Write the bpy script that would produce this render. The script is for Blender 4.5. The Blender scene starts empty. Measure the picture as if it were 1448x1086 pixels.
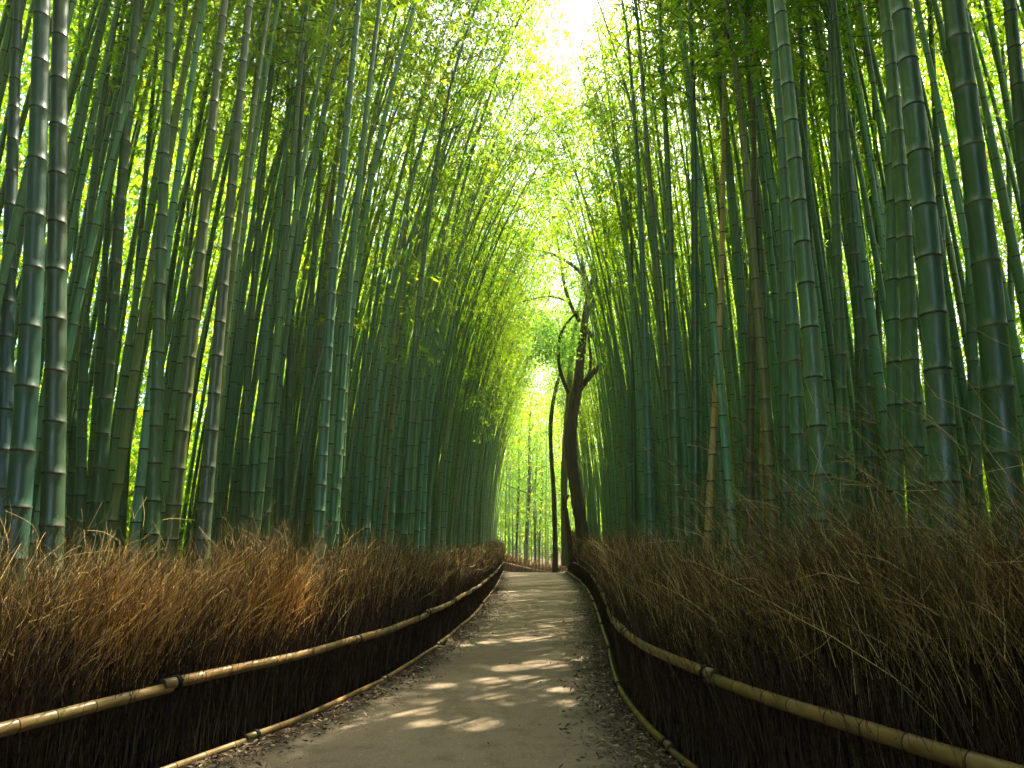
import bpy, math, random
import numpy as np

RNG = np.random.default_rng(11)
random.seed(5)
SC = bpy.context.scene
COL = SC.collection
R = math.radians

# ------------------------------------------------------------------ camera
CAM_H = 1.45
PITCH = R(13.24)
FPX = 24 / 36 * 1448
cam_d = bpy.data.cameras.new('camera')
cam_d.lens = 24; cam_d.sensor_width = 36; cam_d.clip_end = 2000; cam_d.clip_start = .05
cam = bpy.data.objects.new('camera', cam_d); COL.objects.link(cam)
cam.location = (0, 0, CAM_H); cam.rotation_euler = (math.pi / 2 + PITCH, 0, 0)
SC.camera = cam

def ray(px, py):
    xc = (px - 724) / FPX; yc = -(py - 543) / FPX
    return np.array([xc, math.cos(PITCH) - yc * math.sin(PITCH), yc * math.cos(PITCH) + math.sin(PITCH)])
def at_ground(px, py, z=0.0):
    d = ray(px, py); return np.array([0, 0, CAM_H]) + d * ((z - CAM_H) / d[2])
def at_depth(px, py, Y):
    d = ray(px, py); return np.array([0, 0, CAM_H]) + d * (Y / d[1])
def to_px(p):
    y = np.asarray(p[1]); z = np.asarray(p[2]) - CAM_H
    zc = y * math.cos(PITCH) + z * math.sin(PITCH)
    return 724 + FPX * p[0] / zc

# ------------------------------------------------------------------ light
SUN_AZ, SUN_EL = R(38), R(60)          # azimuth from +Y (the way the camera looks) towards +X
SUN = np.array([math.sin(SUN_AZ) * math.cos(SUN_EL), math.cos(SUN_AZ) * math.cos(SUN_EL), math.sin(SUN_EL)])
world = bpy.data.worlds.new('World'); SC.world = world; world.use_nodes = True
wn = world.node_tree.nodes; wl = world.node_tree.links
sky = wn.new('ShaderNodeTexSky'); sky.sky_type = 'NISHITA'; sky.sun_disc = False
sky.sun_elevation = SUN_EL; sky.sun_rotation = SUN_AZ
sky.dust_density = 4; sky.air_density = .8; sky.ozone_density = 1.0
bg = wn['Background']; bg.inputs['Strength'].default_value = 0.15
wl.new(sky.outputs[0], bg.inputs['Color'])
sd = bpy.data.lights.new('sun', 'SUN'); sd.energy = 4.2; sd.angle = R(.5); sd.color = (1, .88, .68)
so = bpy.data.objects.new('sun', sd); COL.objects.link(so)
so.rotation_euler = (math.pi / 2 - SUN_EL, 0, math.pi - SUN_AZ)
VS = SC.view_settings
VS.view_transform = 'Standard'; VS.look = 'None'; VS.gamma = 1; VS.use_curve_mapping = False
VS.exposure = 2.65
cy = SC.cycles
cy.use_denoising = True
cy.max_bounces = 7; cy.diffuse_bounces = 4; cy.glossy_bounces = 2; cy.transmission_bounces = 5; cy.transparent_max_bounces = 4
cy.caustics_reflective = False; cy.caustics_refractive = False
cy.sample_clamp_indirect = 6

# ------------------------------------------------------------------ materials
class NT:
    def __init__(s, name):
        s.m = bpy.data.materials.new(name); s.m.use_nodes = True
        s.t = s.m.node_tree; s.t.nodes.clear()
        s.out = s.n('ShaderNodeOutputMaterial')
    def n(s, t, **kw):
        o = s.t.nodes.new(t)
        for k, v in kw.items():
            if k.startswith('i_'): o.inputs[k[2:].replace('_', ' ')].default_value = v
            else: setattr(o, k, v)
        return o
    def l(s, a, b): s.t.links.new(a, b)
    def ramp(s, fac, stops):
        r = s.n('ShaderNodeValToRGB'); e = r.color_ramp.elements
        while len(e) > 1: e.remove(e[0])
        e[0].position = stops[0][0]; e[0].color = (*stops[0][1], 1)
        for p, c in stops[1:]:
            x = e.new(p); x.color = (*c, 1)
        s.l(fac, r.inputs[0]); return r.outputs[0]
    def mix(s, fac, a, b, mode='MIX'):
        m = s.n('ShaderNodeMix', data_type='RGBA', blend_type=mode)
        for sock, v in ((m.inputs[0], fac), (m.inputs[6], a), (m.inputs[7], b)):
            if isinstance(v, (int, float)): sock.default_value = v
            elif isinstance(v, tuple): sock.default_value = (*v, 1)
            else: s.l(v, sock)
        return m.outputs[2]
    def noise(s, scale, detail=3, vec=None, sc=None, rough=.55):
        if sc is not None:
            mp = s.n('ShaderNodeMapping'); mp.inputs['Scale'].default_value = sc
            s.l(vec, mp.inputs[0]); vec = mp.outputs[0]
        x = s.n('ShaderNodeTexNoise'); x.inputs['Scale'].default_value = scale
        x.inputs['Detail'].default_value = detail; x.inputs['Roughness'].default_value = rough
        if vec is not None: s.l(vec, x.inputs['Vector'])
        return x.outputs['Fac']
    def math(s, op, a, b=None):
        m = s.n('ShaderNodeMath', operation=op)
        for i, v in enumerate((a, b)):
            if v is None: continue
            if isinstance(v, (int, float)): m.inputs[i].default_value = v
            else: s.l(v, m.inputs[i])
        return m.outputs[0]
    def bsdf(s, color, rough=.7, spec=.3, bump=None, bstr=.3, bdist=.01):
        b = s.n('ShaderNodeBsdfPrincipled')
        if isinstance(color, tuple): b.inputs['Base Color'].default_value = (*color, 1)
        else: s.l(color, b.inputs['Base Color'])
        if isinstance(rough, float): b.inputs['Roughness'].default_value = rough
        else: s.l(rough, b.inputs['Roughness'])
        b.inputs['Specular IOR Level'].default_value = spec
        if bump is not None:
            bp = s.n('ShaderNodeBump'); bp.inputs['Strength'].default_value = bstr; bp.inputs['Distance'].default_value = bdist
            s.l(bump, bp.inputs['Height']); s.l(bp.outputs[0], b.inputs['Normal'])
        s.l(b.outputs[0], s.out.inputs[0]); return b

def mat_culm(name, mass):
    t = NT(name)
    tc = t.n('ShaderNodeTexCoord').outputs['Object']
    if mass:
        isl = t.n('ShaderNodeNewGeometry').outputs['Random Per Island']
        base = t.ramp(isl, [(0, (.098, .210, .110)), (.25, (.125, .255, .145)), (.5, (.110, .205, .075)), (.7, (.150, .275, .160)),
                            (.86, (.125, .21, .08)), (.95, (.07, .165, .095)), (1, (.26, .20, .09))])
        rnd = isl
    else:
        oi = t.n('ShaderNodeObjectInfo'); base = oi.outputs['Color']; rnd = oi.outputs['Random']
    at = t.n('ShaderNodeAttribute', attribute_name='seg').outputs['Fac']
    streak = t.noise(1.0, 3, tc, (26, 26, 1.6))
    col = t.mix(t.ramp(streak, [(.32, (0, 0, 0)), (.75, (1, 1, 1))]), base, t.mix(1.0, base, (.62, .64, .50), 'MULTIPLY'))
    blot = t.noise(5.5, 5, tc, (1, 1, .5), .68)
    lich = t.ramp(blot, [(.62, (0, 0, 0)), (.76, (.4, .4, .4))])
    col = t.mix(lich, col, (.19, .25, .17))
    dirt = t.noise(3.1, 4, tc, (1.2, 1.2, .35), .6)
    col = t.mix(t.ramp(dirt, [(.55, (0, 0, 0)), (.78, (.6, .6, .6))]), col, (.035, .045, .018))
    # waxy bloom just under each node
    wax = t.ramp(at, [(.0, (0, 0, 0)), (.80, (0, 0, 0)), (.97, (.20, .20, .20)), (1, (.20, .20, .20))])
    col = t.mix(wax, col, (.17, .23, .16))
    fine = t.noise(60, 2, tc, (1, 1, .3))
    t.bsdf(col, t.ramp(streak, [(.3, (.28, .28, .28)), (.8, (.50, .50, .50))]), .55, fine, .06, .004)
    return t.m
def mat_node(name, mass):
    t = NT(name)
    if mass: rnd = t.n('ShaderNodeNewGeometry').outputs['Random Per Island']
    else: rnd = t.n('ShaderNodeObjectInfo').outputs['Random']
    col = t.ramp(rnd, [(0, (.026, .026, .016)), (.30, (.040, .040, .022)), (.50, (.085, .075, .042)), (.8, (.14, .125, .075)), (1, (.06, .055, .03))])
    tc = t.n('ShaderNodeTexCoord').outputs['Object']
    t.bsdf(t.mix(t.noise(30, 2, tc), col, (.05, .045, .025)), .75, .2)
    return t.m
def mat_leaf(name, hue):
    t = NT(name)
    isl = t.n('ShaderNodeNewGeometry').outputs['Random Per Island']
    A = {'bamboo': [(0, (.055, .150, .012)), (.35, (.085, .195, .013)), (.7, (.115, .215, .016)), (.93, (.15, .21, .02)), (1, (.19, .15, .04))],
         'tree': [(0, (.030, .085, .028)), (.5, (.050, .120, .035)), (1, (.075, .140, .035))]}[hue]
    T = {'bamboo': [(0, (.17, .44, .006)), (.35, (.29, .54, .006)), (.7, (.43, .60, .008)), (.93, (.56, .60, .015)), (1, (.48, .38, .06))],
         'tree': [(0, (.16, .42, .05)), (.5, (.26, .52, .05)), (1, (.38, .58, .05))]}[hue]
    d = t.n('ShaderNodeBsdfPrincipled'); d.inputs['Roughness'].default_value = .5; d.inputs['Specular IOR Level'].default_value = .25
    t.l(t.ramp(isl, A), d.inputs['Base Color'])
    tr = t.n('ShaderNodeBsdfTranslucent'); t.l(t.ramp(isl, T), tr.inputs['Color'])
    mx = t.n('ShaderNodeMixShader'); mx.inputs[0].default_value = .68
    t.l(d.outputs[0], mx.inputs[1]); t.l(tr.outputs[0], mx.inputs[2]); t.l(mx.outputs[0], t.out.inputs[0])
    return t.m
def mat_twig(name, stops, rough=.65):
    t = NT(name)
    isl = t.n('ShaderNodeNewGeometry').outputs['Random Per Island']
    t.bsdf(t.ramp(isl, stops), rough, .25)
    return t.m
def mat_bark(name, a, b, moss=None):
    t = NT(name); tc = t.n('ShaderNodeTexCoord').outputs['Object']
    n1 = t.noise(3.0, 5, tc, (3, 3, .7), .65)
    col = t.mix(t.ramp(n1, [(.35, (0, 0, 0)), (.7, (1, 1, 1))]), a, b)
    if moss: col = t.mix(t.ramp(t.noise(1.1, 3, tc), [(.42, (0, 0, 0)), (.62, (.8, .8, .8))]), col, moss)
    t.bsdf(col, .9, .15, n1, .7, .04)
    return t.m

M = {}
M['culm'] = mat_culm('bamboo_culm_skin', False); M['node'] = mat_node('bamboo_node', False)
M['culm_m'] = mat_culm('thicket_culm_skin', True); M['node_m'] = mat_node('thicket_node', True)
M['leaf'] = mat_leaf('bamboo_leaf', 'bamboo'); M['tleaf'] = mat_leaf('broad_leaf', 'tree')
M['branch'] = mat_twig('bamboo_branch', [(0, (.05, .07, .025)), (1, (.10, .10, .04))])
M['twig'] = mat_twig('loose_twig', [(0, (.024, .013, .003)), (.42, (.080, .045, .011)), (.70, (.21, .128, .034)), (.90, (.45, .305, .095)), (1, (.60, .46, .21))])
M['orange'] = mat_twig('sunlit_orange_twig', [(0, (.20, .090, .015)), (.5, (.43, .225, .050)), (1, (.66, .43, .14))])  # sunlight on the hedge tufts put into the twig colour
M['woven'] = mat_twig('woven_twig', [(0, (.018, .010, .005)), (.45, (.036, .020, .009)), (.82, (.075, .044, .020)), (1, (.17, .11, .055))])  # darker than the loose twigs: shade low in the hedge put into the colour
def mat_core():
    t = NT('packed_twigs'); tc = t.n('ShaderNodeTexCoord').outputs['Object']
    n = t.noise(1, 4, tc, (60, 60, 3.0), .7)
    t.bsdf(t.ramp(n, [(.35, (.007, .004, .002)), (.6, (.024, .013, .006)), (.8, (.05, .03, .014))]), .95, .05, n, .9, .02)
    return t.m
M['core'] = mat_core()
M['bark'] = mat_bark('dark_bark', (.034, .024, .015), (.085, .062, .040))
M['bark2'] = mat_bark('mossy_bark', (.10, .09, .045), (.20, .19, .095), (.13, .16, .05))
M['bark3'] = mat_bark('slim_bark', (.035, .03, .018), (.075, .065, .04))
def mat_rail():
    t = NT('weathered_bamboo_rail'); tc = t.n('ShaderNodeTexCoord').outputs['Object']
    uv = t.n('ShaderNodeAttribute', attribute_name='alng').outputs['Fac']
    oi = t.n('ShaderNodeObjectInfo').outputs['Random']
    base = t.ramp(oi, [(0, (.155, .092, .026)), (.35, (.195, .122, .036)), (.7, (.135, .100, .026)), (1, (.20, .128, .045))])
    n1 = t.noise(7, 4, tc, None); n2 = t.noise(2.2, 3, tc)
    col = t.mix(t.ramp(n1, [(.4, (0, 0, 0)), (.72, (.85, .85, .85))]), base, t.mix(1.0, base, (.42, .40, .28), 'MULTIPLY'))
    col = t.mix(t.ramp(n2, [(.5, (0, 0, 0)), (.66, (.75, .75, .75))]), col, (.075, .078, .018))
    sp = t.noise(42, 2, tc)
    col = t.mix(t.ramp(sp, [(.64, (0, 0, 0)), (.72, (.7, .7, .7))]), col, (.04, .028, .012))
    t.bsdf(col, .42, .4, n1, .15, .005)
    return t.m
M['rail'] = mat_rail()
t = NT('rail_node'); t.bsdf((.032, .022, .010), .8, .2); M['railnode'] = t.m
t = NT('black_twine'); t.bsdf((.010, .009, .008), .8, .2, t.noise(120, 2, t.n('ShaderNodeTexCoord').outputs['Object']), .8, .004); M['twine'] = t.m
def mat_ground():
    t = NT('forest_floor'); tc = t.n('ShaderNodeTexCoord').outputs['Object']
    n1 = t.noise(1.3, 5, tc); n2 = t.noise(26, 4, tc, None, .7); n3 = t.noise(90, 3, tc, None, .7)
    col = t.ramp(n2, [(.3, (.030, .020, .011)), (.52, (.080, .056, .030)), (.72, (.16, .12, .07))])
    col = t.mix(t.ramp(n1, [(.35, (0, 0, 0)), (.7, (.7, .7, .7))]), col, (.055, .040, .022))
    col = t.mix(t.ramp(n3, [(.6, (0, 0, 0)), (.7, (.6, .6, .6))]), col, (.20, .16, .10))
    # the slopes beyond the groves are grown over with green
    sx = t.n('ShaderNodeSeparateXYZ'); t.l(tc, sx.inputs[0])
    hl = t.ramp(t.math('MULTIPLY', sx.outputs['Z'], .5), [(.15, (0, 0, 0)), (.7, (1, 1, 1))])
    gr = t.ramp(t.noise(.9, 6, tc, None, .75), [(.3, (.03, .075, .010)), (.5, (.075, .16, .018)), (.7, (.13, .22, .028))])
    col = t.mix(hl, col, gr)
    b = t.math('ADD', n2, t.math('MULTIPLY', n3, .6))
    t.bsdf(col, .95, .1, b, 1.0, .03)
    return t.m
M['ground'] = mat_ground()
def mat_path():
    t = NT('worn_gravel_path'); tc = t.n('ShaderNodeTexCoord').outputs['Object']
    ed = t.n('ShaderNodeAttribute', attribute_name='edge').outputs['Fac']
    big = t.noise(.55, 4, tc); mid = t.noise(4.2, 5, tc, None, .65); grit = t.noise(130, 3, tc, None, .75)
    vor = t.n('ShaderNodeTexVoronoi'); vor.inputs['Scale'].default_value = 95; t.l(tc, vor.inputs['Vector'])
    col = t.ramp(grit, [(.28, (.088, .064, .040)), (.5, (.190, .150, .100)), (.66, (.255, .206, .142)), (.78, (.34, .285, .21))])
    col = t.mix(t.ramp(big, [(.38, (0, 0, 0)), (.68, (.55, .55, .55))]), col, t.mix(1.0, col, (.62, .58, .50), 'MULTIPLY'))
    col = t.mix(t.ramp(mid, [(.48, (0, 0, 0)), (.70, (.75, .75, .75))]), col, t.mix(1.0, col, (.60, .55, .45), 'MULTIPLY'))
    st = t.n('ShaderNodeRGBToBW'); t.l(vor.outputs['Color'], st.inputs[0])
    col = t.mix(t.ramp(st.outputs[0], [(.84, (0, 0, 0)), (.90, (.5, .5, .5))]), col, (.34, .30, .24))
    # hairline cracks
    v2 = t.n('ShaderNodeTexVoronoi', feature='DISTANCE_TO_EDGE'); v2.inputs['Scale'].default_value = .62
    wob = t.n('ShaderNodeTexNoise'); wob.inputs['Scale'].default_value = 2.5; wob.inputs['Detail'].default_value = 6; t.l(tc, wob.inputs['Vector'])
    ad = t.n('ShaderNodeMix', data_type='VECTOR'); ad.inputs[0].default_value = .30
    t.l(tc, ad.inputs[4]); t.l(wob.outputs['Color'], ad.inputs[5]); t.l(ad.outputs[1], v2.inputs['Vector'])
    crk = t.ramp(v2.outputs['Distance'], [(0, (1, 1, 1)), (.006, (0, 0, 0))])
    crm = t.mix(1.0, crk, t.ramp(t.noise(.5, 2, tc), [(.5, (0, 0, 0)), (.62, (.8, .8, .8))]), 'MULTIPLY')
    col = t.mix(crm, col, (.035, .028, .020))
    # earth and crumbs worn in from the verge
    e = t.math('ADD', t.math('MULTIPLY', ed, .8), t.math('MULTIPLY', t.math('SUBTRACT', mid, .5), .9))
    em = t.ramp(e, [(.38, (0, 0, 0)), (.80, (1, 1, 1))])
    dirt = t.ramp(t.noise(45, 4, tc, None, .75), [(.32, (.020, .015, .009)), (.55, (.058, .045, .028)), (.78, (.17, .14, .10))])
    col = t.mix(em, col, dirt)
    h = t.math('ADD', t.math('MULTIPLY', grit, .55), t.math('ADD', t.math('MULTIPLY', mid, .9), t.math('MULTIPLY', vor.outputs['Distance'], -.4)))
    h = t.math('SUBTRACT', h, t.math('MULTIPLY', crm, .8))
    t.bsdf(col, .9, .25, h, .75, .012)
    return t.m
M['path'] = mat_path()
M['litter'] = mat_twig('dry_leaf_litter', [(0, (.022, .014, .008)), (.45, (.06, .040, .020)), (.78, (.13, .095, .05)), (.95, (.27, .22, .13)), (1, (.42, .33, .10))], .7)

# ------------------------------------------------------------------ mesh helpers (numpy)
def mesh(name, V, quads=None, tris=None, mats=(), qm=None, tm=None, smooth=True, attrs=None):
    me = bpy.data.meshes.new(name)
    V = np.ascontiguousarray(V, np.float32).reshape(-1, 3)
    nq = 0 if quads is None else len(quads); nt = 0 if tris is None else len(tris)
    idx = []
    if nq: idx.append(np.asarray(quads, np.int32).ravel())
    if nt: idx.append(np.asarray(tris, np.int32).ravel())
    idx = np.concatenate(idx)
    me.vertices.add(len(V)); me.vertices.foreach_set('co', V.ravel())
    me.loops.add(len(idx)); me.loops.foreach_set('vertex_index', idx)
    me.polygons.add(nq + nt)
    start = np.concatenate([np.arange(nq) * 4, nq * 4 + np.arange(nt) * 3]).astype(np.int32)
    me.polygons.foreach_set('loop_start', start)
    for m in mats: me.materials.append(m)
    mi = np.zeros(nq + nt, np.int32)
    if qm is not None: mi[:nq] = qm
    if tm is not None: mi[nq:] = tm
    me.polygons.foreach_set('material_index', mi)
    me.polygons.foreach_set('use_smooth', np.full(nq + nt, smooth, bool))
    if attrs:
        for k, v in attrs.items():
            a = me.attributes.new(k, 'FLOAT', 'POINT'); a.data.foreach_set('value', np.ascontiguousarray(v, np.float32))
    me.update(calc_edges=True)
    return me
def link(name, me, parent=None, loc=None):
    o = bpy.data.objects.new(name, me); COL.objects.link(o)
    if parent is not None: o.parent = parent
    if loc is not None: o.location = loc
    return o
def tag(o, label=None, cat=None, group=None, kind=None):
    if label: o['label'] = label
    if cat: o['category'] = cat
    if group: o['group'] = group
    if kind: o['kind'] = kind
    return o
def thing(name, label, cat, loc=(0, 0, 0), group=None):
    o = bpy.data.objects.new(name, None); COL.objects.link(o); o.location = loc; o.empty_display_size = .2
    return tag(o, label, cat, group)

def tubes(P, Rad, k=3):
    """P (N,S,3), Rad (N,S) -> verts, quads of N open tubes of k sides."""
    N, S, _ = P.shape
    T = np.gradient(P, axis=1); T /= np.linalg.norm(T, axis=2, keepdims=True) + 1e-9
    ref = np.where(np.abs(T[..., 2:3]) > .85, np.array([[[1., 0.05, 0]]]), np.array([[[0.03, 0.02, 1.]]]))
    U = np.cross(T, ref); U /= np.linalg.norm(U, axis=2, keepdims=True) + 1e-9
    W = np.cross(T, U)
    a = np.arange(k) * 2 * math.pi / k
    V = P[:, :, None, :] + Rad[:, :, None, None] * (U[:, :, None, :] * np.cos(a)[None, None, :, None] + W[:, :, None, :] * np.sin(a)[None, None, :, None])
    b = (np.arange(N) * S * k)[:, None, None]; s = (np.arange(S - 1) * k)[None, :, None]; j = np.arange(k)[None, None, :]; j2 = (j + 1) % k
    Q = np.stack([b + s + j, b + s + j2, b + s + k + j2, b + s + k + j], -1).reshape(-1, 4)
    return V.reshape(-1, 3), Q
class Bag:
    """collects vertex and quad arrays for one mesh."""
    def __init__(s): s.V = []; s.Q = []; s.M = []; s.n = 0; s.A = []
    def add(s, V, Q, m=0, A=None):
        s.V.append(V); s.Q.append(Q + s.n); s.M.append(np.full(len(Q), m, np.int32) if np.isscalar(m) else m); s.n += len(V)
        s.A.append(np.zeros(len(V)) if A is None else A)
    def mesh(s, name, mats, attr=None, smooth=True):
        return mesh(name, np.concatenate(s.V), np.concatenate(s.Q), None, mats, np.concatenate(s.M), None, smooth,
                    {attr: np.concatenate(s.A)} if attr else None)
def leaves(C, D, L, W, rng):
    """lance-shaped leaves: centre C, direction D, length L, width W -> verts, quads (one folded quad each)."""
    n = len(C)
    D = D / (np.linalg.norm(D, axis=1, keepdims=True) + 1e-9)
    up = rng.normal(size=(n, 3)) * .55 + np.array([0, 0, 1.])
    S = np.cross(D, up); S /= np.linalg.norm(S, axis=1, keepdims=True) + 1e-9
    Nn = np.cross(S, D)
    L = L[:, None]; W = W[:, None]
    a = C - D * L * .5; c = C + D * L * .5 - np.array([0, 0, 1.]) * L * .12
    m = C - D * L * .08
    b = m + S * W * .5 - Nn * W * .18; d = m - S * W * .5 - Nn * W * .18
    V = np.stack([a, b, c, d], 1).reshape(-1, 3)
    return V, np.arange(n * 4).reshape(-1, 4)

# ------------------------------------------------------------------ lie of the land
def sstep(x, a, b):
    u = np.clip((np.asarray(x, float) - a) / (b - a), 0, 1); return u * u * (3 - 2 * u)
def smooth_curve(ctrl, pad=.9):
    ys = np.array([c[0] for c in ctrl]); xs = np.array([c[1] for c in ctrl])
    g = np.linspace(ys[0], ys[-1], 1200); v = np.interp(g, ys, xs)
    k = max(3, int(pad / (g[1] - g[0]))) | 1
    vp = np.concatenate([np.full(k, v[0]) + np.arange(-k, 0) * (v[1] - v[0]), v, np.full(k, v[-1]) + np.arange(1, k + 1) * (v[-1] - v[-2])])
    v2 = np.convolve(vp, np.ones(k) / k, 'same')[k:-k]
    return lambda y: np.interp(y, g, v2)
FL = smooth_curve([(-14, -5.0), (-4, -4.3), (0, -3.45), (2, -3.0), (3.74, -2.57), (4.8, -2.25), (5.9, -1.85), (6.8, -1.60), (8.3, -1.31), (10.5, -1.07), (14.9, -.80), (24, -.58), (34, -.52), (40.2, -.45), (60, -.2)])
FR = smooth_curve([(-14, 4.2), (-4, 3.4), (0, 2.62), (1.5, 2.22), (2.75, 1.83), (3.45, 1.52), (4.5, 1.25), (5.5, 1.11), (7.0, 1.08), (8.5, 1.20), (10.2, 1.39), (12.2, 1.57), (16.2, 1.94), (22.3, 2.42), (28, 2.72), (36, 2.80), (60, 4.0)])
def gz(x, y):
    x = np.asarray(x, float); y = np.asarray(y, float)
    dip = -.85 * sstep(y, 36.5, 46) * sstep(x, -3, 3) - .3 * sstep(y, 44, 54)
    bank = .45 * sstep(y, 25, 35) * sstep(x - FR(np.clip(y, -14, 59)), -.15, .35) * (1 - sstep(y, 36.5, 40))
    far = 17 * sstep(np.abs(x), 25, 44) + 17 * sstep(y, 97, 122) * (1 - sstep(np.abs(x), 25, 44))
    dip = dip + far
    n = .03 * np.sin(x * 1.7 + y * .9) * np.sin(y * 1.3 - x * .6)
    return dip + bank + n * (sstep(x, FR(np.clip(y, -14, 59)), FR(np.clip(y, -14, 59)) + 1) + sstep(-x, -FL(np.clip(y, -14, 59)), 1 - FL(np.clip(y, -14, 59))))

def grid_mesh(name, X, Y, Z, mat, attrs=None):
    ny, nx = X.shape
    i = np.arange(ny * nx).reshape(ny, nx)
    Q = np.stack([i[:-1, :-1], i[:-1, 1:], i[1:, 1:], i[1:, :-1]], -1).reshape(-1, 4)
    return mesh(name, np.stack([X, Y, Z], -1), Q, None, [mat], None, None, True, attrs)
xs = np.concatenate([-np.geomspace(120, 48, 5), np.linspace(-46, -19, 28), np.linspace(-18, 18, 181), np.linspace(19, 46, 28), np.geomspace(48, 120, 5)])
ys = np.concatenate([-np.geomspace(60, 16, 6), np.linspace(-14, 62, 260), np.linspace(64, 150, 44)])
X, Y = np.meshgrid(xs, ys)
tag(link('ground', grid_mesh('ground', X, Y, gz(X, Y), M['ground'])), kind='structure')
# path: from behind the viewer to the crest, then turning away to the right behind the right-hand fence
FAR = np.array([(-.45, 40.3), (-.30, 41.6), (.25, 43.0), (1.2, 44.2), (2.6, 45.2), (4.4, 46.0), (6.6, 46.6), (9.5, 47.0)])
ys = np.linspace(-12, 46.4, 420)
rl = np.interp(ys, [0, 1e3], [0, 0]) + .10 * np.sin(ys * 1.9) * np.sin(ys * .7 + 1) + .05 * np.sin(ys * 5.3)
xl = np.where(ys < 40.3, FL(ys), np.interp(ys, FAR[:, 1], FAR[:, 0])) + .16 + .05 * np.sin(ys * 2.3) + .03 * np.sin(ys * 6.1 + 1)
xr = FR(ys) - .16 + .05 * np.sin(ys * 1.7 + 2) + .03 * np.sin(ys * 5.7)
xr = xr + sstep(ys, 37.0, 39.5) * 6.5
u = np.linspace(0, 1, 41)[None, :]
X = xl[:, None] * (1 - u) + xr[:, None] * u; Y = np.repeat(ys[:, None], 41, 1)
near_l = X - xl[:, None]; near_r = xr[:, None] - X
edge = np.clip(1 - np.minimum(near_l / .55, near_r / .95), 0, 1)
Z = gz(X, Y) + .008 + .03 * np.sin(u * math.pi) ** .6 - .0
tag(link('path', grid_mesh('path', X, Y, Z, M['path'], {'edge': edge.ravel()})), kind='structure')

# ------------------------------------------------------------------ bamboo geometry
def culm_geo(pos, H, r0, k, rng, s0=.19, s1=.40, lod=0, noff=None):
    """pos(t) -> (n,3) axis for t in 0..1. returns verts, quads, material index, seg attribute."""
    zs = []; z = rng.uniform(.02, .14) if noff is None else noff
    while z < H - .05:
        zs.append(z); z += (s0 + (s1 - s0) * min(1, z / 2.2)) * rng.uniform(.93, 1.07) * (1 if z < H * .75 else .8)
    zz, rr, sg, mm = [-.15], [1.03], [.3], []
    for i, z in enumerate(zs):
        nx = zs[i + 1] if i + 1 < len(zs) else H
        if lod == 0:
            zz += [z - .009, z - .003, z + .003, z + .009, z + .07, z + (nx - z) * .72]
            rr += [1.0, 1.045, 1.045, .992, .985, .985]
            sg += [1, 1, 0, 0, .1, .72]; mm += [0, 1, 1, 1, 0, 0]
        else:
            zz += [z - .008, z + .008, z + (nx - z) * .6]; rr += [1.0, 1.01, .985]; sg += [1, 0, .6]; mm += [0, 1, 0]
    zz.append(H); rr.append(1); sg.append(.9); mm.append(0)
    zz = np.array(zz); rr = np.array(rr); t = zz / H
    C = pos(np.clip(t, 0, 1)); C[0, 2] -= .15
    rad = r0 * rr * np.clip(1.06 - .88 * t - .10 * np.clip(t, 0, 1) ** 3, .10, 2) * (1 + .14 * np.exp(-zz * 2.2))
    a = np.arange(k) * 2 * math.pi / k
    n = len(zz)
    V = np.empty((n, k, 3))
    V[:, :, 0] = C[:, None, 0] + rad[:, None] * np.cos(a); V[:, :, 1] = C[:, None, 1] + rad[:, None] * np.sin(a); V[:, :, 2] = C[:, None, 2]
    s = (np.arange(n - 1) * k)[:, None]; j = np.arange(k)[None, :]; j2 = (j + 1) % k
    Q = np.stack([s + j, s + j2, s + k + j2, s + k + j], -1).reshape(-1, 4)
    return V.reshape(-1, 3), Q, np.repeat(np.array(mm, np.int32), k), np.repeat(np.array(sg), k)

def crown_geo(pos, H, rng, nb, per, ll, lw, t0=.45, spread=1.0):
    """side branches and leaf sprays of one culm -> (leaf C, D, L, W), (branch P, R)."""
    t = t0 + (1 - t0) * rng.uniform(0, 1, nb) ** .85 * .995
    B = pos(t)
    az = rng.uniform(0, 2 * math.pi, nb)
    f = (t - t0) / (1 - t0)
    Lb = spread * 1.75 * (.55 + .75 * np.minimum(f * 3, 1)) * (1 - .62 * f) * rng.uniform(.55, 1.25, nb)
    el = R(38) + rng.normal(size=nb) * R(16)
    h = np.stack([np.cos(az), np.sin(az), np.zeros(nb)], 1)
    def bp(i, u):
        return B[i] + h[i] * (Lb[i] * np.cos(el[i]) * u)[:, None] + np.array([0, 0, 1.]) * (Lb[i] * (np.sin(el[i]) * u - .62 * u * u))[:, None]
    us = np.array([0, .33, .66, 1.0])
    P = np.stack([bp(np.arange(nb), np.full(nb, x)) for x in us], 1)
    Rb = np.repeat(np.array([[.010, .007, .0045, .002]]), nb, 0)
    ncl = per // 5
    i = np.repeat(np.arange(nb), ncl); u = rng.uniform(.15, 1.08, len(i)) ** .8
    cc = bp(i, u) + rng.normal(size=(len(i), 3)) * (np.array([.16, .16, .13]) * spread) * Lb[i][:, None]
    C = np.repeat(cc, 5, 0); ii = np.repeat(i, 5); n = len(C)
    D = h[ii] * .7 + rng.normal(size=(n, 3)) * .75 + np.array([0, 0, -.45])
    D /= np.linalg.norm(D, axis=1, keepdims=True)
    L = ll * rng.uniform(.65, 1.25, n); W = lw * rng.uniform(.75, 1.25, n)
    return (C + D * L[:, None] * .5, D, L, W), (P, Rb)

def crown_mesh(name, leaf, br, rng, keep=None):
    C, D, L, W = leaf
    if keep is not None: C, D, L, W = C[keep], D[keep], L[keep], W[keep]
    b = Bag(); b.add(*leaves(C, D, L, W, rng), 0); b.add(*tubes(*br, 3), 1)
    return b.mesh(name, [M['leaf'], M['branch']])

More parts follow.
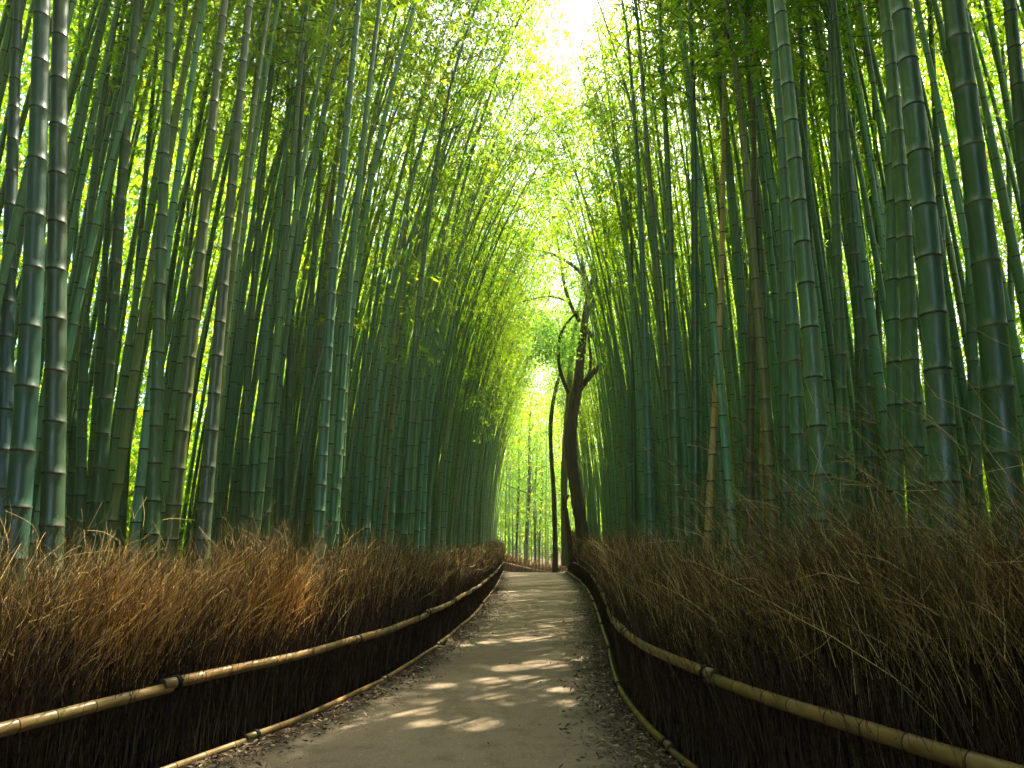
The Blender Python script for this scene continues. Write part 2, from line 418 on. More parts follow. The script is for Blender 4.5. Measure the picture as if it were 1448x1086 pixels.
# gaps in the canopy through which the sun reaches particular places
BEAMS = []
def beam(p, r): BEAMS.append((np.asarray(p, float), r))
for px, py, r in ((668, 1032, .20), (600, 1030, .12), (590, 1012, .14), (770, 944, .30), (720, 950, .22), (815, 935, .16), (690, 968, .16), (745, 966, .20), (700, 992, .12),
                  (790, 980, .14), (805, 1000, .12), (745, 908, .30), (780, 905, .22), (690, 912, .16), (620, 975, .14), (570, 1015, .12), (655, 915, .12),
                  (715, 838, .35), (730, 815, .6), (610, 1000, .1), (770, 888, .15)):
    beam(at_ground(px, py), r)
for px, py, Yd, r in ((440, 800, 5.9, .30), (455, 790, 6.1, .25), (400, 830, 5.6, .25), (130, 800, 4.35, .22), (105, 830, 4.3, .2), (150, 790, 4.4, .2), (215, 800, 4.6, .2), (345, 975, 5.2, .14), (640, 800, 13, .4), (665, 800, 16, .4), (30, 830, 4.1, .15),
                      (300, 815, 5.2, .2), (355, 925, 5.3, .14)):
    beam(at_depth(px, py, Yd) + np.array([-.2, 0, .08]), r * 1.7)
BG = np.array([b[0] for b in BEAMS]); BR = np.array([b[1] for b in BEAMS])
def in_beam(C, extra=0.0):
    out = np.zeros(len(C), bool)
    for g, r in zip(BG, BR):
        d = C - g; s = d @ SUN
        q = d - s[:, None] * SUN
        out |= (s > 0) & ((q * q).sum(1) < (r + extra) ** 2)
    return out
def slot(C):
    # the strip of open sky left between the two groves above the path
    x, y, z = C.T
    c = .75 + .052 * y + .25 * np.sin(y * .55 + z * .35) + .12 * np.sin(y * 1.9 + z)
    w = (.46 + .12 * np.sin(z * 1.3 + y) + .03 * np.maximum(z - 7, 0)) * (1 - 1.0 * sstep(y, 11, 15))
    return (np.abs(x - c) < w) & (y > 6.2) & (y < 44)
def opening(C):
    # open air on the path side of the leaning tree, where its bare limbs stand clear
    x, y, z = C.T
    return (np.abs(x - (.103 * y + .12)) < .012 * y + .2) & (y > 17) & (y < 26.5) & (z > 4) & (z < 2.0 + .42 * y)
def low(C):
    # near the viewer the stems are bare up to the height of the crowns
    x, y, z = C.T
    return (y > 0) & (y < 7) & (z < 1.7 + 1.08 * y)
def cut(C): return in_beam(C) | slot(C) | low(C) | opening(C)

# ---- measured front culms: axis in photo pixels (x, y), width in pixels half way up, tint, label
TEAL, GREEN, DARK, OLIVE, GREY, BLUE, TAN, BROWN = (.070, .155, .092), (.072, .140, .056), (.030, .078, .026), (.095, .125, .042), (.068, .095, .052), (.050, .105, .105), (.55, .36, .14), (.11, .085, .035)
FRONT = [
 # left grove
 ([(25, 0), (12, 400), (2, 780)], 22, (.036, .085, .095), 'blue-green bamboo culm cut by the left edge of the photo, dark node rings'),
 ([(70, 0), (52, 400), (24, 780)], 33, (.024, .072, .050), 'thickest teal bamboo culm at far left, tan node rings and pale lit right rim'),
 ([(97, 0), (84, 400), (77, 760)], 31, (.040, .074, .040), 'thick grey-olive bamboo culm right beside the thickest teal one at far left'),
 ([(121, 0), (108, 400), (100, 780)], 12, TEAL, 'slim teal culm half hidden behind the thick grey-olive culm at far left'),
 ([(168, 0), (146, 140), (133, 232), (121, 400), (112, 780)], 15, TEAL, 'slim culm with its top tilted right, just right of the thick grey-olive culm'),
 ([(187, 0), (160, 400), (135, 760)], 20, DARK, 'dark green leaning culm with pale node rings between the slim tilted culm and the hedge'),
 ([(172, 40), (147, 400), (128, 700)], 13, GREEN, 'thin green culm touching the left side of the dark leaning culm'),
 ([(222, 40), (192, 400), (172, 760)], 12, GREEN, 'thin green culm leaning right, first to the right of the dark leaning culm'),
 ([(248, 0), (228, 400), (217, 770)], 20, GREEN, 'stout green culm standing behind the sunlit orange twigs of the left hedge'),
 ([(284, 0), (262, 400), (247, 760)], 9, TEAL, 'thin teal culm between two stouter leaning culms of the left grove'),
 ([(311, 0), (278, 400), (240, 780)], 20, OLIVE, 'stout leaning olive-green culm with a thin bright rim, left of the rim-lit pair'),
 ([(352, 0), (315, 400), (286, 780)], 20, GREY, 'stout grey-green culm with the brightest white sunlit rim in the left grove'),
 ([(367, 0), (332, 400), (311, 780)], 13, OLIVE, 'olive culm with dark rings touching the white-rimmed culm on its right'),
 ([(392, 0), (368, 300), (348, 540), (344, 780)], 13, GREEN, 'dark-ringed green culm, second to the right of the white-rimmed culm'),
 ([(412, 0), (398, 400), (392, 780)], 11, TEAL, 'straight teal culm left of the yellow-green culm with many pale rings'),
 ([(439, 0), (414, 400), (402, 780)], 13, DARK, 'yellow-green shaded culm with many pale rings, middle of the left grove'),
 ([(425, 150), (398, 430), (373, 770)], 14, GREEN, 'smooth light green culm leaning right across its straight neighbours, left grove'),
 ([(462, 40), (440, 400), (424, 760)], 11, TEAL, 'slim teal culm just left of the pale culm with bold black rings'),
 ([(511, 0), (470, 400), (449, 780)], 16, TEAL, 'pale teal culm with bold black rings in the middle of the left grove'),
 ([(524, 100), (493, 400), (478, 770)], 12, GREEN, 'green culm just right of the pale culm with bold black rings'),
 ([(582, 200), (565, 420), (540, 780)], 9, (.24, .20, .09), 'pale tan dry culm among green culms, right part of the left grove'),
 ([(617, 240), (592, 420), (569, 780)], 11, GREEN, 'green culm arching right, next to the pale tan dry culm of the left grove'),
 # right grove
 ([(861, 0), (878, 90), (890, 200), (894, 420), (897, 770)], 8, DARK, 'thin dark curved culm nearest the gap of sky, right grove'),
 ([(891, 0), (907, 245), (912, 420), (921, 765)], 13, TEAL, 'slim teal culm next to the thin dark curved one near the sky gap'),
 ([(905, 40), (921, 285), (935, 420), (957, 770)], 13, OLIVE, 'olive culm slanting left across its neighbours, near the sky gap'),
 ([(933, 0), (947, 285), (951, 420), (958, 770)], 14, GREEN, 'straight green culm crossed low down by the slanting olive culm'),
 ([(970, 0), (978, 200), (981, 420), (984, 770)], 15, DARK, 'dark straight culm with pale rings just left of the bare tan culm'),
 ([(984, 60), (990, 250), (995, 560), (1000, 770)], 8, TEAL, 'thin pale teal culm between the dark ringed culm and the bare tan one'),
 ([(1024, 60), (1020, 420), (1012, 560), (998, 785)], 11, TAN, 'bare tan dead culm leaning left at its foot, brightest pole of the right grove'),
 ([(1022, 0), (1040, 120), (1056, 270), (1069, 420), (1085, 600), (1093, 775)], 16, (.17, .16, .065), 'curved olive-tan culm standing right of the bare tan dead culm'),
 ([(1053, 0), (1065, 160), (1075, 325), (1080, 420), (1084, 600), (1088, 770)], 14, OLIVE, 'olive culm behind the curved olive-tan one, its top leaning left'),
 ([(1067, 250), (1063, 440), (1059, 760)], 14, BROWN, 'dark brownish culm with pale rings between the tan dead culm and the curved one'),
 ([(1090, 40), (1083, 250), (1079, 500), (1076, 770)], 8, TAN, 'thin brown dry culm seen high between the olive culms of the right grove'),
 ([(1093, 0), (1105, 250), (1107, 420), (1110, 770)], 16, GREEN, 'green culm with double dark rings left of a pale green ringed culm'),
 ([(1103, 200), (1118, 420), (1127, 600), (1134, 785)], 20, TEAL, 'pale blue-green culm between the double-ringed one and the broad mottled culm'),
 ([(1108, 0), (1120, 140), (1130, 265), (1144, 420), (1158, 620), (1166, 780)], 29, GREEN, 'broad mottled green culm leaning left, bold rings, middle of the right grove'),
 ([(1136, 0), (1140, 200), (1148, 365), (1152, 760)], 15, TEAL, 'teal culm half hidden behind the broad mottled culm of the right grove'),
 ([(1173, 0), (1179, 240), (1186, 420), (1195, 770)], 18, GREEN, 'straight green culm right of the broad mottled culm, thin tan rings'),
 ([(1181, 0), (1197, 205), (1209, 365), (1215, 420), (1238, 770)], 19, DARK, 'dark green culm leaning left, bottom hidden by tall twigs, right grove'),
 ([(1207, 0), (1209, 250), (1213, 500), (1216, 760)], 11, TEAL, 'thin teal culm behind the dark green leaning culm of the right grove'),
 ([(1229, 0), (1238, 250), (1243, 500), (1247, 760)], 11, GREEN, 'thin green culm left of the twin ringed culms, right grove'),
 ([(1258, 160), (1260, 420), (1264, 600), (1268, 770)], 22, TEAL, 'straight blue-green culm with evenly spaced dark rings, left one of the twin ringed culms'),
 ([(1252, 0), (1260, 80), (1274, 225), (1285, 420), (1291, 600), (1299, 780)], 26, GREEN, 'green culm with evenly spaced dark rings, right one of the twin ringed culms'),
 ([(1272, 0), (1284, 80), (1300, 225), (1319, 420), (1331, 570), (1340, 800)], 39, (.050, .105, .052), 'second thickest culm of the right grove, mossy green with wide dark rings'),
 ([(1311, 0), (1323, 205), (1334, 420), (1345, 760)], 15, TEAL, 'slim teal culm showing between the two thickest culms of the right grove'),
 ([(1363, 0), (1372, 300), (1377, 560), (1384, 770)], 17, TEAL, 'teal culm partly behind the thickest dark culm of the right grove'),
 ([(1341, 0), (1363, 160), (1384, 305), (1397, 420), (1413, 560), (1430, 800)], 43, DARK, 'thickest culm of all, very dark green, near the right edge'),
 ([(1412, 0), (1428, 142), (1447, 270), (1462, 420), (1480, 700)], 27, DARK, 'dark culm leaning out of the right edge of the photo at the top'),
 ([(1422, 160), (1428, 420), (1434, 560), (1442, 770)], 12, GREEN, 'thin green culm close to the right edge beside the thickest culm'),
]
CULMS = []    # dicts: x, y, r, front index or template data
for i, (pts, w, tint, label) in enumerate(FRONT):
    D = .10 + .0018 * w
    if tint == TAN: D *= .85
    xm = pts[len(pts) // 2][0]
    for _ in range(60):
        d = FPX * D / w
        x0 = at_depth(pts[-1][0], pts[-1][1], d)[0]
        if (x0 < 0 and x0 < FL(d) - .62) or (x0 > 0 and x0 > FR(d) + .62): break
        D *= 1.025
    CULMS.append(dict(x=x0, y=d, r=D / 2, front=i, px=xm, w=w, d=d))

# sunbeams that graze the right-hand rims of some left-hand culms and the hedge tips
KEEP = [(at_depth(440, 800, 5.9), .36), (at_depth(400, 830, 5.6), .25), (at_depth(130, 800, 4.35), .36), (at_depth(215, 800, 4.6), .22), (at_depth(345, 975, 5.2), .14),
        (at_ground(668, 1032), .16), (at_ground(770, 944), .22), (at_ground(745, 908), .22), (at_ground(720, 950), .10)]
for fi in (0, 10, 11, 15):
    c = CULMS[fi]; pts = FRONT[fi][0]
    for py in np.linspace(150, 790, 22):
        px = np.interp(py, [p[1] for p in pts], [p[0] for p in pts])
        beam(at_depth(px, py, c['d']) + np.array([c['r'] * 1.45, 0, 0]), .085)
    KEEP.append((np.array([c['x'] + c['r'] * 1.4, c['y'], 0]), .16))
BG = np.array([b[0] for b in BEAMS]); BR = np.array([b[1] for b in BEAMS])

# ---- the rest of the groves
def add_random(n_try, x_of, ylo, yhi, dens_d, side):
    cell = {}
    for _ in range(n_try):
        y = RNG.uniform(ylo, yhi); x = x_of(y, RNG.uniform())
        if gz_block(x, y): continue
        dmin = dens_d * RNG.uniform(.55, 1.2)
        key = (int(x // 1.0), int(y // 1.0)); bad = False
        for a in (-1, 0, 1):
            for b in (-1, 0, 1):
                for (qx, qy) in cell.get((key[0] + a, key[1] + b), ()):
                    if (qx - x) ** 2 + (qy - y) ** 2 < dmin * dmin: bad = True
        if bad: continue
        cell.setdefault(key, []).append((x, y))
        s = RNG.uniform(.80, 1.14)
        r = (.050 if side != 'far' else .055) * s
        if side in ('left', 'right') and RNG.uniform() < .08: s *= .66; r *= .66
        px = float(to_px((x, y, 2.5))) if y > .8 else -9999
        w = FPX * 2 * r / max(y, .5)
        if y > .3:
            pp_ = [float(to_px((x, y, zq))) for zq in (1.0, 2.5, 5, 8)]
            if max(pp_) > -60 and min(pp_) < 1508:
                px_ = pp_[0]
                if y < 1.6: continue
                back = 3.2 if abs(x) > (2.0 if x > 0 else 2.4) + abs(FR(y) if x > 0 else FL(y)) else 0
                if px_ < 480 and w > 13.5 + back: continue
                if 480 <= px_ < 724 and w > 13: continue
                if 724 <= px_ < 1000 and w > 9.5: continue
                if px_ >= 1000 and w > 12.5 + back: continue
        if side == 'right' and 730 < px < 856 and y < 34: continue
        if shades(x, y): continue
        if any(abs(px - f['px']) < (w + f['w']) / 2 + 1 and y < f['d'] + .15 for f in CULMS[:len(FRONT)]): continue
        CULMS.append(dict(x=x, y=y, r=r, s=s, front=None, px=px, w=w, d=y, side=side))
def shades(x, y):
    # would a culm here stand in one of the sunbeams that must stay clear?
    for g, r in KEEP:
        dx, dy = x - g[0], y - g[1]
        f = dx * math.sin(SUN_AZ) + dy * math.cos(SUN_AZ)
        if .3 < f < 7 and abs(dx * math.cos(SUN_AZ) - dy * math.sin(SUN_AZ)) < r: return True
    return False
def gz_block(x, y):
    if abs(x - 2.75) < 1.0 and 23 < y < 36 : return True
    return False
add_random(5000, lambda y, u: FL(y) - .75 - 5.4 * u ** 1.1, 1.0, 47, .43, 'left')
add_random(4400, lambda y, u: FR(y) + .75 + 5.4 * u ** 1.1, 1.0, 42, .44, 'right')
add_random(260, lambda y, u: -16 + 34 * u, 49, 74, 1.3, 'far')
add_random(500, lambda y, u: FL(y) + .2 - 7 * u, -12, 1.0, .62, 'left')
add_random(500, lambda y, u: FR(y) - .2 + 7 * u, -12, 1.0, .62, 'right')

# which 300 show largest: front-to-back sweep over picture columns at eye level
order = sorted(range(len(CULMS)), key=lambda i: CULMS[i]['d'])
occ = np.zeros(1448, bool)
for i in order:
    c = CULMS[i]; c['vis'] = 0
    if c['y'] < .8: continue
    a, b = c['px'] - c['w'] / 2, c['px'] + c['w'] / 2
    ia, ib = int(max(0, math.floor(a))), int(min(1448, math.ceil(b)))
    if ib <= ia: continue
    free = ~occ[ia:ib]; c['vis'] = float(free.sum()) * min(1, c['w'] / max(1, ib - ia)); occ[ia:ib] = True
rest = sorted([i for i in range(len(CULMS)) if CULMS[i]['front'] is None], key=lambda i: -(CULMS[i]['vis'] + .05 * CULMS[i]['w'] * (1 if 0 < CULMS[i]['px'] < 1448 else 0)))
NIND = 300 - len(FRONT)
IND = set(rest[:NIND])

# ---- templates
def arch_axis(H, A, wob, ph):
    def pos(t):
        t = np.asarray(t, float)
        x = A * np.clip(t - .16, 0, 1) ** 2.1 / .84 ** 2.1 + wob * np.sin(t * 5 + ph) * .04 * t
        y = wob * .10 * np.sin(t * 5 + ph * 2) * t
        z = H * (t - .012 * A * np.clip(t - .45, 0, 1) ** 2 * 2)
        return np.stack([x, y, z], 1)
    return pos
TPL = []
for k in range(14):
    rng = np.random.default_rng(100 + k)
    H = rng.uniform(13.0, 15.5); A = (.5, .9, 1.3, 1.7, 2.2, 2.7, 3.2, 3.8, 4.4, 5.2, 1.1, 2.0, 3.5, 4.8)[k]
    pos = arch_axis(H, A, rng.uniform(-1, 1), rng.uniform(0, 6))
    hi = culm_geo(pos, H, .051, 10, rng); lo = culm_geo(pos, H, .051, 6, rng, lod=1)
    me = mesh('bamboo_culm', hi[0], hi[1], None, [M['culm'], M['node']], hi[2], None, True, {'seg': hi[3]})
    lf, br = crown_geo(pos, H, rng, 36, 58, .120, .023, .56)
    cm = crown_mesh('bamboo_crown', lf, br, rng)
    lf2, br2 = crown_geo(pos, H, rng, 26, 30, .165, .034, .60)
    lf3, br3 = crown_geo(pos, H, rng, 34, 64, .125, .024, .64)
    cm3 = crown_mesh('bamboo_crown', lf3, br3, rng)
    TPL.append(dict(crown3=cm3, leaf3=lf3, br3=br3, H=H, A=A, culm=me, crown=cm, leaf=lf, br=br, lo=lo, leaf2=lf2, br2=br2))

TINTS = [TEAL, TEAL, GREEN, GREEN, (.075, .17, .10), (.05, .125, .08), (.08, .15, .075), TEAL, OLIVE, (.040, .10, .042), (.085, .185, .13)]
def pick_tint(rng):
    if rng.uniform() < .012: return TAN
    t = np.array(TINTS[rng.integers(len(TINTS))]) * rng.uniform(1.25, 1.8); return tuple(t)
def word(t):
    if t[0] > t[1]: return 'tan'
    if t[2] > .62 * t[1]: return 'teal'
    if t[0] > .62 * t[1]: return 'olive'
    return 'green'

from mathutils import Matrix, Vector
def place_matrix(c, rng, tpl):
    if c['side'] == 'left': az = rng.normal() * .24
    elif c['side'] == 'right': az = math.pi + rng.normal() * .45
    else: az = rng.uniform(0, 2 * math.pi)
    s = c['s']
    tilt = Matrix.Rotation(rng.normal() * .009 + (.008 + .030 * float(sstep(c['y'], 8, 22)) if c['side'] == 'left' else .0), 4, 'Y') @ Matrix.Rotation(rng.normal() * .010, 4, 'X')
    return Matrix.Translation((c['x'], c['y'], float(gz(c['x'], c['y'])))) @ Matrix.Rotation(az, 4, 'Z') @ tilt @ Matrix.Scale(s, 4)
def pick_tpl(c, rng):
    if c['side'] == 'left':
        e = -(c['x'] - FL(c['y']))
        want = .3 - .06 * e + .10 * min(c['y'], 27) + (1.2 if e < 2.2 and 9 < c['y'] < 20 else 0) + rng.normal() * .45
    elif c['side'] == 'right':
        e = c['x'] - FR(c['y'])
        want = .6 + .035 * c['y'] + (.9 if e < 2.2 and 14 < c['y'] < 22 else 0) - .05 * e + rng.normal() * .35
    else: want = 1.5 + rng.normal()
    return min(TPL, key=lambda t: abs(t['A'] - want) + rng.uniform(0, .25))
def mat_np(m): return np.array([[m[r][c] for c in range(4)] for r in range(4)])
def xf(m, P): return P @ m[:3, :3].T + m[:3, 3]

def crown_for(root, tpl, m, rng, full=True):
    k = '' if full else '3'
    Cw = xf(m, tpl['leaf' + k][0])
    inb = cut(Cw)
    cmesh = tpl['crown' + k] if not inb.any() else crown_mesh('bamboo_crown', tpl['leaf' + k], tpl['br' + k], rng, ~inb)
    return link('crown', cmesh, root)

# front culms: their own meshes
for c in CULMS:
    if c['front'] is None: continue
    pts, w, tint, label = FRONT[c['front']]
    rng = np.random.default_rng(300 + c['front'])
    W = np.array([at_depth(px, py, c['d']) for px, py in pts])
    o = np.argsort(W[:, 2]); W = W[o]
    left = c['x'] < 0
    H = rng.uniform(13, 15.5)
    base = np.array([0, 0, 0.])
    s_lo = (W[1, 0] - W[0, 0]) / max(.3, W[1, 2] - W[0, 2])
    g0 = float(gz(W[0, 0], c['d']))
    x_b = W[0, 0] - s_lo * (W[0, 2] - g0) * .6
    zk = np.concatenate([[g0], W[:, 2]]); xk = np.concatenate([[x_b], W[:, 0]])
    s_hi = (xk[-1] - xk[-2]) / max(.3, zk[-1] - zk[-2])
    A = (rng.uniform(.6, 2.0) if left else -rng.uniform(.2, 1.0))
    zt = zk[-1]
    g = np.linspace(g0, g0 + H, 260)
    xg = np.interp(g, zk, xk); hi = g > zt
    v = (g[hi] - zt) / max(1, (g0 + H - zt))
    xg[hi] = xk[-1] + s_hi * .8 * (g[hi] - zt) + A * v ** 2
    ker = np.ones(41) / 41; pad = 20
    xp = np.concatenate([xg[0] + (np.arange(-pad, 0)) * (xg[1] - xg[0]), xg, xg[-1] + np.arange(1, pad + 1) * (xg[-1] - xg[-2])])
    xg = np.convolve(xp, ker, 'valid')
    bx, by = xg[0], c['d']
    wy = rng.normal() * .10
    def pos(t, g=g, xg=xg, bx=bx, H=H, wy=wy, g0=g0):
        t = np.asarray(t, float)
        return np.stack([np.interp(g0 + t * H, g, xg) - bx, wy * t * t * 3, t * H], 1)
    root = thing('bamboo', label, 'bamboo', (bx, by, g0), 'bamboo along the path')
    # nodes wider apart on stout culms
    V, Q, mm, sg = culm_geo(pos, H, c['r'], 20 if w > 18 else 14, rng, .20, .30 + .0028 * w + rng.uniform(-.03, .04))
    cu = link('culm', mesh('bamboo_culm', V, Q, None, [M['culm'], M['node']], mm, None, True, {'seg': sg}), root)
    cu.color = (*tint, 1)
    lf, br = crown_geo(pos, H, rng, 46 if left else 56, 60 if left else 80, .12, .022, .52)
    Cw = lf[0] + np.array([bx, by, g0])
    link('crown', crown_mesh('bamboo_crown', lf, br, rng, ~cut(Cw)), root)

# the other individuals, and everything past 300 as one thicket
stuffV = Bag(); nleaf = 0
for i, c in enumerate(CULMS):
    if c['front'] is not None: continue
    rng = np.random.default_rng(5000 + i)
    tpl = pick_tpl(c, rng); m = place_matrix(c, rng, tpl)
    if i in IND:
        tint = pick_tint(rng); wd = word(tint)
        where = {'left': 'left grove', 'right': 'right grove', 'far': 'bright far grove'}[c['side']]
        if c['side'] == 'far': lab = 'slim %s bamboo culm in the bright far grove beyond the end of the path' % wd
        else:
            e = -(c['x'] - FL(c['y'])) if c['side'] == 'left' else c['x'] - FR(c['y'])
            if c['d'] > 24: lab = 'distant %s bamboo culm where the %s narrows towards the path end' % (wd, where)
            elif e < 3: lab = 'slim %s bamboo culm just behind the twig hedge in the %s' % (wd, where)
            else: lab = 'slim %s bamboo culm deep inside the %s behind the outer culms' % (wd, where)
        root = thing('bamboo', lab, 'bamboo', group=lab.replace('culm', 'culms').replace('distant', 'distant').replace('slim', 'slim'))
        root.matrix_world = m
        cu = link('culm', tpl['culm'], root); cu.color = (*tint, 1)
        crown_for(root, tpl, mat_np(m), rng, c['d'] > 12)
    else:
        mn = mat_np(m)
        V, Q, mm, sg = tpl['lo']
        stuffV.add(xf(mn, V), Q, mm, sg)
        lf = tpl['leaf2']; Cw = xf(mn, lf[0]); keep = ~cut(Cw)
        keep &= rng.uniform(size=len(keep)) < (1.0 if c['y'] < 1.5 else .42 if c['y'] < 26 else .28)
        Lv, Lq = leaves(Cw[keep], lf[1][keep] @ mn[:3, :3].T, lf[2][keep], lf[3][keep], rng)
        stuffV.add(Lv, Lq, 2); nleaf += keep.sum()
        if c['y'] < 1.5:  # extra unseen leaves behind the viewer, added to hold back sky light
            for _ in range(2):
                Cw2 = Cw + rng.normal(size=Cw.shape) * .6; Cw2 = Cw2[~in_beam(Cw2) & (Cw2[:, 1] < .2)]; n2 = len(Cw2)
                stuffV.add(*leaves(Cw2, rng.normal(size=(n2, 3)), np.full(n2, .30), np.full(n2, .075), rng), 2)
# low leafy growth at the back of both groves, where the light comes in
def back_foliage(n, fx, ylo, yhi, zlo, zhi, rng, rc=.55, per=26, ll=.24, lw=.06):
    y = rng.uniform(ylo, yhi, n); x = np.array([fx(a, b) for a, b in zip(y, rng.uniform(size=n))]); z = rng.uniform(zlo, zhi, n)
    c = np.stack([x, y, z], 1)
    C = np.repeat(c, per, 0) + rng.normal(size=(n * per, 3)) * np.array([rc, rc, rc * .45])
    D = rng.normal(size=C.shape) + np.array([0, 0, -.4]); L = ll * rng.uniform(.6, 1.3, len(C)); W_ = lw * rng.uniform(.7, 1.3, len(C))
    k = ~in_beam(C)
    stuffV.add(*leaves(C[k], D[k], L[k], W_[k], rng), 2)
rng = np.random.default_rng(77)
back_foliage(13500, lambda y, u: FL(y) - 7.8 - 6 * u, 3, 60, .3, 19, rng, .6, 34, .22, .062)
back_foliage(12000, lambda y, u: FR(y) + 8.5 + 6 * u, 3, 60, .3, 19, rng, .6, 34, .22, .062)
back_foliage(900, lambda y, u: -5 + 16 * u, 52, 80, 9.0, 24, rng, .8, 28, .34, .10)
back_foliage(1300, lambda y, u: -12 + 28 * u, 50, 80, 2.0, 13, rng, .7, 26, .3, .08)
back_foliage(4200, lambda y, u: -26 + 60 * u, 82, 94, .1, 20, rng, .9, 26, .55, .19)
back_foliage(1500, lambda y, u: FL(y) - 5.8 - 2.0 * u, 3, 46, .1, 2.6, rng, .45, 30, .22, .05)
back_foliage(1500, lambda y, u: FR(y) + 5.8 + 2.0 * u, 3, 46, .1, 2.6, rng, .45, 30, .22, .05)
tag(link('bamboo_thicket', stuffV.mesh('bamboo_thicket', [M['culm_m'], M['node_m'], M['leaf']], 'seg')),
    'dense mass of bamboo culms and leaves filling the back of both groves', 'bamboo', kind='stuff')

# ------------------------------------------------------------------ brushwood fences
def fence_noise(y, seed, f):
    r = np.random.default_rng(seed); out = 0
    for k in range(6): out = out + np.sin(y * f * (1 + k * .73) + r.uniform(0, 6.28)) / (1 + k * .5)
    return out / 2.6
def grow(base, d0, L, S, bend, wig, rng):
    """stems: base (N,3), d0 (N,3) start direction, L length, bend (N,3) added over the length."""
    N = len(base); P = np.empty((N, S, 3)); P[:, 0] = base; d = d0 / np.linalg.norm(d0, axis=1, keepdims=True)
    for s in range(1, S):
        d = d + bend / (S - 1) + rng.normal(size=(N, 3)) * wig
        d /= np.linalg.norm(d, axis=1, keepdims=True)
        P[:, s] = P[:, s - 1] + d * (L / (S - 1))[:, None]
    return P
def brush(side, F, ylo, yhi, rail_z, rng, n_scale=1.0, hscale=lambda y: 1.0):
    sg = -1 if side == 'left' else 1
    def sample(n):
        lo, hi = math.log(ylo + 1.2), math.log(yhi + 1.2)
        return np.exp(rng.uniform(lo, hi, n)) - 1.2
    def rad(y): return np.clip(.0008 + .00026 * np.maximum(y, 1.5), .0013, .008)
    # packed core behind the twigs
    ys = np.linspace(ylo, yhi, 420); b = Bag()
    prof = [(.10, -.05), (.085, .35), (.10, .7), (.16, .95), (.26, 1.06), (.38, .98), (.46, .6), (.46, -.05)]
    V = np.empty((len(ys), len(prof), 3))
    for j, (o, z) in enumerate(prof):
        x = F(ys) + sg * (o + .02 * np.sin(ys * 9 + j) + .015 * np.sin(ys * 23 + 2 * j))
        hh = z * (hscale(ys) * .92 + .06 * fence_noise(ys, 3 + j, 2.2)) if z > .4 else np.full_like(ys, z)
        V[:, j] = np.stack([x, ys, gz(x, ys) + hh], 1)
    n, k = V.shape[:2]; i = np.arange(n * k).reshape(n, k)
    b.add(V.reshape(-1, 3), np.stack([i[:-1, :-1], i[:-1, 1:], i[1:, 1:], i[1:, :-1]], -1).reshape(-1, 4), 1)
    # upright twigs packed behind the rails
    N = int(15000 * n_scale); y = sample(N); o = rng.uniform(.025, .13, N)
    z0 = rng.uniform(-.02, .55, N) * rng.uniform(.2, 1, N); L = rng.uniform(.35, .85, N)
    x = F(y) + sg * o
    base = np.stack([x, y, gz(x, y) + z0], 1)
    d0 = np.stack([rng.normal(size=N) * .05, rng.normal(size=N) * .10, np.ones(N)], 1)
    P = grow(base, d0, L, 6, np.zeros((N, 3)), .075, rng)
    rr = rad(y)[:, None] * rng.uniform(.7, 1.5, (N, 1)) * np.linspace(1.1, .6, 6)[None, :]
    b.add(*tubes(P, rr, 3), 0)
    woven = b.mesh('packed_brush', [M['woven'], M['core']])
    # loose flaring tops
    N = int(21000 * n_scale); y = sample(N); o = rng.beta(1.4, 1.2, N) * .50 + .02
    tu = fence_noise(y, 21, 1.1); tu2 = fence_noise(y, 22, 3.1)
    hs = hscale(y) * (1 + .10 * tu + .07 * tu2 + (.16 * np.exp(-((y - 4.45) / .22) ** 2) + .15 * np.exp(-((y - 6.0) / .28) ** 2) if side == 'left' else 0))
    z0 = (.46 + .52 * rng.uniform(0, 1, N) ** .55) * hs; L = (rng.uniform(.22, .58, N)) * hs
    x = F(y) + sg * o
    base = np.stack([x, y, gz(x, y) + z0], 1)
    lean_y = .16 + .28 * fence_noise(y, 31, 1.7); lean_x = -sg * (.06 + .22 * fence_noise(y, 32, 1.4))
    if side == 'right':
        lean_y = lean_y * .35; lean_x = lean_x * .7
        nearf = 1 - sstep(y, 3.2, 6.5); lean_x = lean_x - nearf * .12; lean_y = lean_y + nearf * .1
    d0 = np.stack([lean_x * .6 + rng.normal(size=N) * .16, lean_y * .6 + rng.normal(size=N) * .16, np.ones(N)], 1)
    bend = np.stack([lean_x * .8 + rng.normal(size=N) * .20, lean_y * .8 + rng.normal(size=N) * .20, rng.normal(size=N) * .12 + .05], 1)
    P = grow(base, d0, L, 7, bend, .09, rng)
    rr = rad(y)[:, None] * rng.uniform(.7, 1.35, (N, 1)) * np.linspace(1.15, .45, 7)[None, :]
    b2 = Bag(); b2.add(*tubes(P, rr, 3), 0)
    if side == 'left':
        # tufts of added twigs whose orange colour stands for sun on the hedge
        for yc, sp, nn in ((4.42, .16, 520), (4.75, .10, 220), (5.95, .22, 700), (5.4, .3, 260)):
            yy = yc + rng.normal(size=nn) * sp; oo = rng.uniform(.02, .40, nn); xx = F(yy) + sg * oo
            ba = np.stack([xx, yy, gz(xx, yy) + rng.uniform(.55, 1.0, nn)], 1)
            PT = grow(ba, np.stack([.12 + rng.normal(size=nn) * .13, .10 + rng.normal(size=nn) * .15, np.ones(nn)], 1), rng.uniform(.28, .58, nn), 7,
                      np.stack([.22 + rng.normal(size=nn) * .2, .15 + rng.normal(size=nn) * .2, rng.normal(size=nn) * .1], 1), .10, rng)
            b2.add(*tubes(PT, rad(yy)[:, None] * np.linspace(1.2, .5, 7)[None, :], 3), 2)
    # finer side twigs
    N2 = int(28000 * n_scale); pi = rng.integers(0, N, N2); ps = rng.integers(2, 7, N2)
